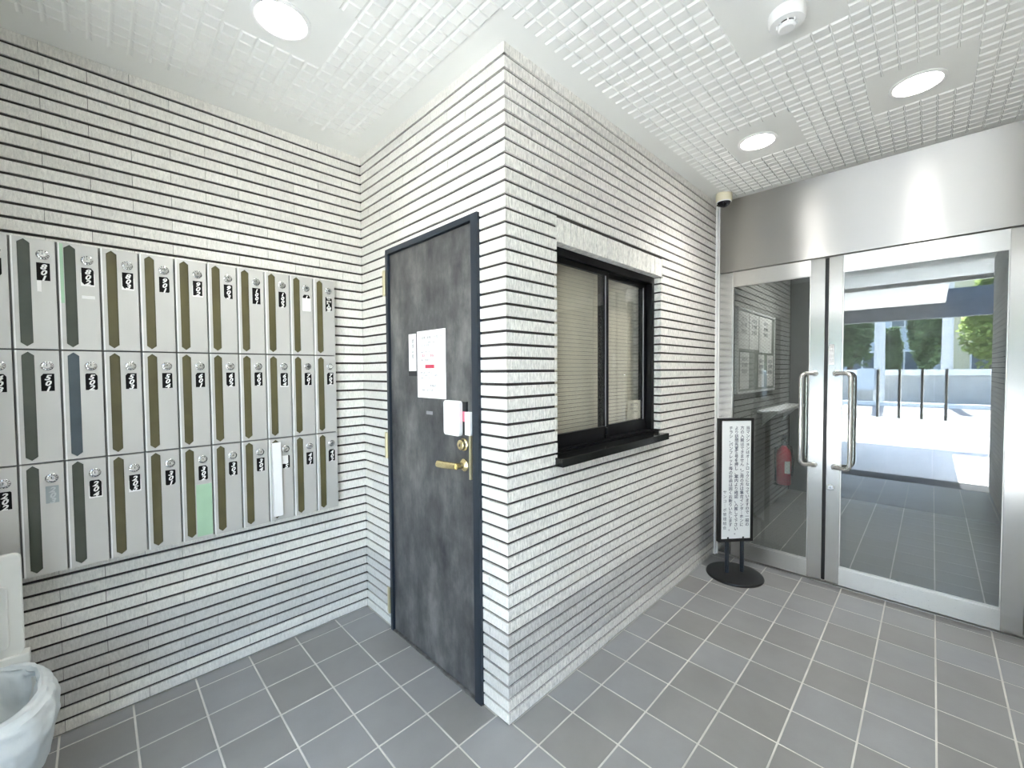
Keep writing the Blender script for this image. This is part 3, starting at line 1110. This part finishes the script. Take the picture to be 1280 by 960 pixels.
sx, sy = 0.748, 0.600
t = thing('smoke_detector', 'round white smoke detector on the ceiling', 'smoke detector', (sx, sy, H))
obj('housing', MB().lathe((sx, sy, H), (0, 0, -1), [(0.055, 0), (0.056, 0.008), (0.054, 0.030), (0.050, 0.036), (0.031, 0.0365), (0.031, 0.034), (0, 0.034)], 40), M['white'], t, smooth=True)
obj('sensor_cap', MB().lathe((sx, sy, H - 0.040), (0, 0, -1), [(0.026, 0), (0.026, 0.010), (0.022, 0.014), (0, 0.014)], 32), M['white'], t, smooth=True)
obj('vent_gap', MB().lathe((sx, sy, H - 0.0345), (0, 0, -1), [(0.024, 0), (0.024, 0.007)], 28), M['ink'], t)
for k in range(8):
    a = 2 * math.pi * k / 8 + 0.3
    obj('vent_post', MB().obox((sx + 0.0285 * math.cos(a), sy + 0.0285 * math.sin(a), H - 0.040), (0.002, 0, 0), (0, 0.002, 0), (0, 0, 0.006)), M['white'], t)

dx, dy = 0.092, 1.985
t = thing('security_camera', 'small dome camera with cream ring in the ceiling corner', 'security camera', (dx, dy, H))
obj('base_ring', MB().lathe((dx, dy, H), (0, 0, -1), [(0.050, 0), (0.051, 0.020), (0.050, 0.050), (0.046, 0.056), (0.040, 0.056), (0.040, 0.05)], 36), M['camera_ring'], t, smooth=True)
prof = [(0.043 * math.cos(a), 0.052 + 0.038 * math.sin(a)) for a in [math.pi / 2 * k / 8 for k in range(9)]]
obj('dome', MB().lathe((dx, dy, H), (0, 0, -1), prof, 32), M['dome'], t, smooth=True)
obj('dome_bezel', MB().tube([(dx + 0.044 * math.cos(a), dy + 0.044 * math.sin(a), H - 0.056 - 0.034 * max(0, math.sin((a - 0.3) * 1.0)) * 0) for a in [2 * math.pi * k / 32 for k in range(33)]], 0.0035, 8), M['white'], t, smooth=True)

# ------------------------------------------------------------------ sign stand
bx, by = 0.216, 1.862
t = thing('sign_stand', 'black floor stand with white vertical notice panel by the glass doors', 'sign', (bx, by, 0))
obj('base', MB().lathe((bx, by, 0), (0, 0, 1), [(0.168, 0), (0.170, 0.006), (0.166, 0.014), (0.140, 0.019), (0.0, 0.021)], 48), M['blackm'], t, smooth=True)
u = Vector((0.15, 0.18, 0)).normalized()
nrm = Vector((u.y, -u.x, 0))
cc = Vector((0.213, 1.868, 0))
for s in (-1, 1):
    q = cc + u * 0.052 * s
    obj('pole', MB().lathe((q.x, q.y, 0.016), (0, 0, 1), [(0.0125, 0), (0.0125, 0.24)], 16), M['navy'], t, smooth=True)
hw, z0, z1 = 0.118, 0.225, 1.034
fb = MB()
fz = Vector((0, 0, 1))
zc = (z0 + z1) / 2
T = 0.014
for s in (-1, 1):
    fb.obox(cc + u * (hw - 0.009) * s + fz * zc, u * 0.009, nrm * T, fz * (z1 - z0) / 2)
fb.obox(cc + fz * (z1 - 0.008), u * (hw - 0.018), nrm * T, fz * 0.008)
fb.obox(cc + fz * (z0 + 0.010), u * (hw - 0.018), nrm * T, fz * 0.010)
obj('board_frame', fb, M['blackm'], t)
pb = MB().obox(cc + fz * zc, u * (hw - 0.0175), nrm * (T - 0.003), fz * ((z1 - z0) / 2 - 0.015))
pn = obj('sign_panel', pb, M['sign_face'], t)
lines = ['当マンションはオートロックになっていますので一般の',
         '方の入館はできません。ご用の方は集合インターホンに',
         'より訪問先室番号を押し、案内より確認、入館して下さい。',
         'チラシ、パンフレット等の投函は固くお断りいたします。']
lt = MB()
mount = cc + nrm * (T - 0.0022)
ROT = {'ー': '｜'}
for k, s in enumerate(lines):
    step = 0.0268
    o = mount + u * (0.078 - 0.0385 * k) + fz * (z1 - 0.052)
    vs = '\n'.join(ROT.get(c, c) for c in s)
    letter(lt, vs, 0.0270, o, u, fz, line=0.0268 / 0.0270 * 0.985, bold=0.0003)
letter(lt, '\n'.join('サンコーポ管理組合').replace('ー', '｜'), 0.0255, mount + u * (0.078 - 0.0385 * 4) + fz * (z1 - 0.470), u, fz, line=1.15)
lettering('lettering', lt, M['ink_blue'], pn)

# ------------------------------------------------------------------ bin and its bag
cx, cy = -0.735, -1.400
t = thing('waste_bin', 'white plastic bin with its lid standing open below the mailboxes', 'bin', (cx, cy, 0))


def sq_ring(a, b, z, n=40, e=3.2, ox=0, oy=0):
    pts = []
    for i in range(n):
        q = 2 * math.pi * i / n
        c, s = math.cos(q), math.sin(q)
        pts.append((cx + ox + a * math.copysign(abs(c) ** (2 / e), c), cy + oy + b * math.copysign(abs(s) ** (2 / e), s), z))
    return pts


def rings(mb, rs, cap=True):
    n = len(rs[0])
    vs = [q for r in rs for q in r]
    fs = []
    for k in range(len(rs) - 1):
        for i in range(n):
            j = (i + 1) % n
            fs.append((k * n + i, k * n + j, (k + 1) * n + j, (k + 1) * n + i))
    if cap:
        fs.append(tuple(range(n - 1, -1, -1)))
    return mb.add(vs, fs)


body = rings(MB(), [sq_ring(0.135, 0.135, 0.0), sq_ring(0.140, 0.140, 0.03), sq_ring(0.175, 0.175, 0.40), sq_ring(0.180, 0.180, 0.415),
                    sq_ring(0.170, 0.170, 0.415), sq_ring(0.132, 0.132, 0.03)])
obj('body', body, M['bin'], t, smooth=True)
lx = -0.945
lid = MB().prism(rrect(0.33, 0.325, 0.018), (lx, -1.428, 0.622), (0, 1, 0), (0, 0, 1), (1, 0, 0), 0.020)
lo_ = obj('lid', lid, M['bin'], t, bevel=0.004)
obj('lid_ridge', MB().prism(rrect(0.27, 0.20, 0.014), (lx + 0.020, -1.428, 0.590), (0, 1, 0), (0, 0, 1), (1, 0, 0), 0.010), M['bin'], lo_, bevel=0.003)
obj('hinge', MB().box(-0.955, -0.912, -1.57, -1.252, 0.425, 0.462), M['bin'], t, bevel=0.004)
obj('support', MB().box(-0.972, -0.950, -1.54, -1.285, 0.0, 0.462), M['bin'], t)
# bag: hangs over the rim outside, sinks inside
from mathutils import noise as mnoise
N = 150
prof = [(0.158, 0.225), (0.186, 0.262), (0.203, 0.310), (0.209, 0.360), (0.203, 0.410), (0.190, 0.438), (0.174, 0.442),
        (0.158, 0.415), (0.142, 0.34), (0.118, 0.25), (0.075, 0.205)]
dense = []
for k in range(len(prof) - 1):
    for m in range(6):
        f_ = m / 6
        dense.append((prof[k][0] * (1 - f_) + prof[k + 1][0] * f_, prof[k][1] * (1 - f_) + prof[k + 1][1] * f_, (k + f_) / (len(prof) - 1)))
rs = []
for r, z, q in dense:
    out = []
    for i, (x, y, zz) in enumerate(sq_ring(r, r, z, N, 2.7)):
        v = Vector((x, y, zz))
        c1 = 1 - 2 * abs(mnoise.noise(Vector((x * 9, y * 9, q * 5))))          # sharp creases
        c2 = 1 - 2 * abs(mnoise.noise(Vector((x * 22 + 5, y * 22, q * 9))))
        c3 = mnoise.noise(Vector((x * 6 + 9, y * 6, q * 3 + 4)))
        amp = 0.006 if 0.45 < q < 0.65 else (0.012 if q <= 0.45 else 0.020)
        w = amp * (0.8 * c1 + 0.45 * c2 + 1.0 * c3)
        vx, vy = x - cx, y - cy
        l = math.hypot(vx, vy)
        hang = 0.018 * mnoise.noise(Vector((x * 12, y * 12, 3))) if q < 0.12 else 0.004 * c2
        out.append((x + vx / l * w, y + vy / l * w, zz + hang))
    rs.append(out)
bag = rings(MB(), rs, False)
b = obj('bin_bag', bag, M['bag'], None, base=(cx, cy, 0.2), smooth=True)
tag(b, 'crumpled translucent white bag hung over the bin rim', 'bag')
sm = b.modifiers.new('thickness', 'SOLIDIFY')
sm.thickness = 0.0012

# ------------------------------------------------------------------ inner hall behind the doors
t = thing('notice_board', 'grey pinboard on the hall wall behind the left glass door', 'notice board', (0.01, 3.05, 1.18))
obj('board', MB().box(0.0, 0.018, 2.55, 3.62, 1.17, 1.83), M['board_dark'], t)
obj('board_frame', MB().box(0.0, 0.024, 2.53, 2.55, 1.15, 1.85).box(0.0, 0.024, 3.62, 3.64, 1.15, 1.85).box(0.0, 0.024, 2.55, 3.62, 1.83, 1.85).box(0.0, 0.024, 2.55, 3.62, 1.15, 1.17), M['alu'], t)
PAP = [(2.57, 2.82, 1.52, 1.82, 'upper left paper on the hall pinboard'), (2.84, 3.10, 1.52, 1.82, 'upper middle paper on the hall pinboard, with large print'),
       (3.12, 3.52, 1.50, 1.82, 'wide upper right paper on the hall pinboard'), (2.60, 2.83, 1.19, 1.49, 'lower left paper on the hall pinboard'),
       (3.10, 3.28, 1.19, 1.48, 'lower middle paper on the hall pinboard'), (3.38, 3.58, 1.19, 1.48, 'lower right paper on the hall pinboard')]
for y0, y1, z0, z1, lab in PAP:
    q = thing('notice', lab, 'notice', (0.019, (y0 + y1) / 2, z0))
    obj('sheet', MB().box(0.0185, 0.0200, y0, y1, z0, z1), M['paper'], q)
    lettering('lettering', letter(MB(), 'お知らせ\n掲示期間\n管理組合', 0.036, (0.0206, (y0 + y1) / 2, z1 - 0.04), (0, 1, 0), Z, line=1.4), M['ink_pale'], q)
t = thing('shelf', 'pale narrow shelf on the hall wall under the pinboard', 'shelf', (0.09, 3.7, 0.95))
obj('board', MB().box(0.0, 0.16, 3.15, 4.25, 0.955, 0.98), M['alu'], t)
obj('bracket', MB().prism([(0, 0), (0.13, 0), (0, -0.13)], (0, 3.3, 0.955), (1, 0, 0), Z, (0, 1, 0), 0.015), M['alu'], t)
obj('bracket', MB().prism([(0, 0), (0.13, 0), (0, -0.13)], (0, 4.1, 0.955), (1, 0, 0), Z, (0, 1, 0), 0.015), M['alu'], t)
ex, ey, ez = 0.078, 3.78, 0.20
t = thing('fire_extinguisher', 'red fire extinguisher hung on the wall of the hall behind the left glass door', 'fire extinguisher', (ex, ey, 0.0))
obj('cylinder', MB().lathe((ex, ey, ez), (0, 0, 1), [(0.058, 0), (0.064, 0.01), (0.064, 0.30), (0.055, 0.34), (0.025, 0.375), (0.022, 0.39)], 28), M['red'], t, smooth=True)
obj('label', MB().box(ex + 0.020, ex + 0.061, ey - 0.061, ey - 0.030, ez + 0.12, ez + 0.24), M['paper'], t)
obj('head', MB().lathe((ex, ey, ez + 0.385), (0, 0, 1), [(0.022, 0), (0.022, 0.035), (0.015, 0.045)], 16).obox((ex, ey - 0.03, ez + 0.44), (0.011, 0, 0), (0, 0.055, 0.012), (0, 0, 0.006)).obox((ex, ey - 0.03, ez + 0.465), (0.011, 0, 0), (0, 0.055, 0.022), (0, 0, 0.005)), M['ink'], t)
obj('hose', MB().tube([(ex + 0.02, ey, ez + 0.40), (ex + 0.065, ey - 0.02, ez + 0.38), (ex + 0.085, ey - 0.03, ez + 0.25), (ex + 0.075, ey - 0.03, ez + 0.10)], 0.009, 8), M['ink'], t, smooth=True)
obj('bracket', MB().box(0.0, ex - 0.05, ey - 0.025, ey + 0.025, ez + 0.02, ez + 0.36).box(0.0, ex + 0.02, ey - 0.03, ey + 0.03, ez - 0.012, ez - 0.002), M['blackm'], t)

# ------------------------------------------------------------------ street entrance behind the viewer (seen in the reflections)
struct('trim_6', MB().box(0.0, RW + J, -1.80, -1.42, -0.05, 0.001), M['granite'], 'dark granite threshold strip of the street entrance', 'threshold')
en = thing('window_2', 'frameless glass entrance screen with pull bars, seen mirrored in the doors', 'entrance screen', (0.8, EY - 0.05, 0), None, 'structure')
for a, b_ in ((0.004, 0.728), (0.734, 1.128), (1.134, RW - 0.004)):
    obj('glass_pane', MB().box(a, b_, EY - 0.055, EY - 0.045, 0.012, 2.34), M['glass_e'], en)
obj('header_rail', MB().box(0.0, RW, EY - 0.075, EY - 0.025, 2.34, 2.39), M['alu'], en)
obj('transom_pane', MB().box(0.004, RW - 0.004, EY - 0.055, EY - 0.045, 2.39, H - 0.002), M['glass_e'], en)
for x in (0.63, 0.83, 1.03, 1.23):
    mb = MB()
    for s in (-1, 1):
        y = EY - 0.05 + s * 0.055
        mb.tube([(x, y, 0.74), (x, y, 1.34)], 0.014, 12)
    for z in (0.80, 1.28):
        mb.tube([(x, EY - 0.105, z), (x, EY + 0.005, z)], 0.008, 8)
    obj('handle', mb, M['chrome'], en, smooth=True)

pf = MB()
for i in range(-8, 12):
    for j in range(0, 14):
        xa, ya = X0 + PX * i, -1.80 - PY * (j + 1)
        pf.box(xa + 0.0025, xa + PX - 0.0025, ya + 0.0025, ya + PY - 0.0025, -0.02, -0.001)
pc = struct('floor_porch', MB().box(-1.6, 2.6, -4.7, -1.75, -0.15, -0.005), M['grout'], 'tiled porch floor outside the entrance', 'floor')
tag(obj('tile_field', pf, M['porch_floor'], pc), kind='stuff')
struct('ceiling_porch', MB().box(-1.6, 1.26, -5.7, EY - 0.1, H, H + 0.25).box(1.26, 2.6, -2.9, EY - 0.1, H, H + 0.25), M['soffit'],
       'white porch ceiling outside the entrance', 'ceiling')
struct('beam_porch', MB().box(-1.6, 2.2, -5.85, -5.7, 2.28, H + 0.25), M['dark_tile'], 'dark tiled beam at the porch edge', 'beam')
struct('wall_porch', MB().box(-1.8, -1.6, -5.85, EY, 0, H + 0.25).box(2.15, 2.35, -5.85, -5.55, 0, H + 0.25), M['dark_tile'], 'dark tiled side wall and pier of the porch', 'wall')
struct('pavement', MB().box(-40, 40, -7.1, -4.7, -0.30, -0.015), M['pavement'], 'pale sunlit pavement in front of the porch', 'pavement')
struct('road', MB().box(-40, 40, -40, -7.1, -0.30, -0.02), M['road'], 'pale sunlit street in front of the entrance', 'road')
struct('kerb', MB().box(-40, 40, -15.4, -15.1, -0.02, 0.12), M['white_line'], 'pale kerb on the far side of the street', 'kerb')
struct('road_marking', MB().box(-40, 40, -9.4, -9.25, -0.02, -0.016), M['white_line'], 'white edge line painted on the street', 'road marking')

t = thing('boundary_wall', 'grey boundary wall with pale coping across the street', 'boundary wall', (0, -16.8, -0.02))
obj('wall_body', MB().box(-12, 12, -16.9, -16.7, -0.02, 1.08), M['concrete'], t)
obj('coping', MB().box(-12, 12, -16.95, -16.65, 1.08, 1.30), M['white_line'], t)


def pole(x, y, h, lab, box=False):
    t = thing('utility_pole', lab, 'utility pole', (x, y, -0.02))
    obj('shaft', MB().tube([(x, y, -0.02), (x, y, h)], 0.17, 16, 0.12), M['pole'], t, smooth=True)
    obj('crossarm', MB().box(x - 0.9, x + 0.9, y + 0.1, y + 0.2, h - 0.8, h - 0.68), M['pole'], t)
    if box:
        obj('meter_box', MB().box(x - 0.62, x - 0.12, y + 0.1, y + 0.4, 0.55, 1.35), M['facade'], t)
    return t


pole(-0.31, -15.7, 9.0, 'concrete utility pole with a grey box, across the street', True)
pole(1.50, -17.6, 9.5, 'concrete utility pole behind the boundary wall, between the trees')


def tree(x, y, h, r, seed, mat, lab):
    rn = random.Random(seed)
    t = thing('tree', lab, 'tree', (x, y, -0.02))
    tr = MB().tube([(x, y, -0.02), (x + 0.05, y, h * 0.3), (x - 0.05, y + 0.1, h * 0.75)], 0.16, 10, 0.05)
    for k in range(6):
        a = rn.uniform(0, 6.28)
        z = h * rn.uniform(0.28, 0.55)
        tr.tube([(x, y, z), (x + r * 0.6 * math.cos(a), y + r * 0.6 * math.sin(a), z + h * 0.2)], 0.05, 6, 0.015)
    obj('trunk', tr, M['bark'], t)
    lf = MB()
    for k in range(3200):
        while True:
            v = Vector((rn.uniform(-1, 1), rn.uniform(-1, 1), rn.uniform(-1, 1)))
            if 0.25 < v.length < 1:
                break
        lump = 0.80 + 0.25 * math.sin(5 * v.x + seed) * math.sin(4 * v.z + 2 * seed) * math.cos(4.5 * v.y)
        c = Vector((x, y, h * 0.60)) + Vector((v.x * r, v.y * r, v.z * h * 0.42)) * lump
        s = rn.uniform(0.09, 0.17)
        a = Vector((rn.uniform(-1, 1), rn.uniform(-1, 1), rn.uniform(-0.6, 0.6))).normalized()
        b_ = a.orthogonal().normalized()
        lf.add([c - a * s, c + b_ * s * 0.5, c + a * s, c - b_ * s * 0.5], [(0, 1, 2, 3)])
    o = obj('foliage', lf, M[mat], t)
    o['kind'] = 'stuff'
    return t


tree(-1.9, -21.8, 5.2, 1.25, 1, 'leaf_a', 'dark bushy tree left of the boxed utility pole')
tree(-0.25, -21.0, 3.5, 0.42, 5, 'leaf_a', 'slim small tree right of the boxed utility pole')
tree(0.93, -19.5, 4.8, 0.70, 2, 'leaf_a', 'broad dark tree left of the second utility pole')
tree(2.72, -19.0, 5.4, 0.95, 3, 'leaf_b', 'bright sunlit tree right of the second utility pole')
tree(-4.9, -20.0, 5.5, 1.5, 4, 'leaf_b', 'leafy tree furthest left across the street')
tree(5.6, -20.0, 5.5, 1.5, 6, 'leaf_a', 'leafy tree furthest right across the street')

b = thing('building', 'pale blue-grey apartment building behind the trees across the street', 'building', (-7, -32, 0))
obj('wall_block', MB().box(-16, 1.5, -38, -32, 0, 11), M['facade'], b)
for zz in (1.0, 4.0, 7.0):
    for k in range(8):
        xx = -15.6 + k * 2.1
        f_ = obj('window', MB().box(xx, xx + 1.4, -32.02, -31.94, zz, zz + 1.5), M['white_line'], b)
        obj('pane', MB().box(xx + 0.08, xx + 0.66, -31.945, -31.93, zz + 0.08, zz + 1.42).box(xx + 0.74, xx + 1.32, -31.945, -31.93, zz + 0.08, zz + 1.42), M['pane_far'], f_)
b = thing('building', 'cream building to the right across the street', 'building', (8, -30, 0))
obj('wall_block', MB().box(1.7, 14, -36, -30, 0, 12), M['facade_y'], b)
for zz in (1.0, 4.0):
    for k in range(3):
        xx = 2.6 + k * 3.2
        f_ = obj('window', MB().box(xx, xx + 1.6, -30.02, -29.94, zz, zz + 1.5), M['white_line'], b)
        obj('pane', MB().box(xx + 0.08, xx + 1.52, -29.945, -29.93, zz + 0.08, zz + 1.42), M['pane_far'], f_)
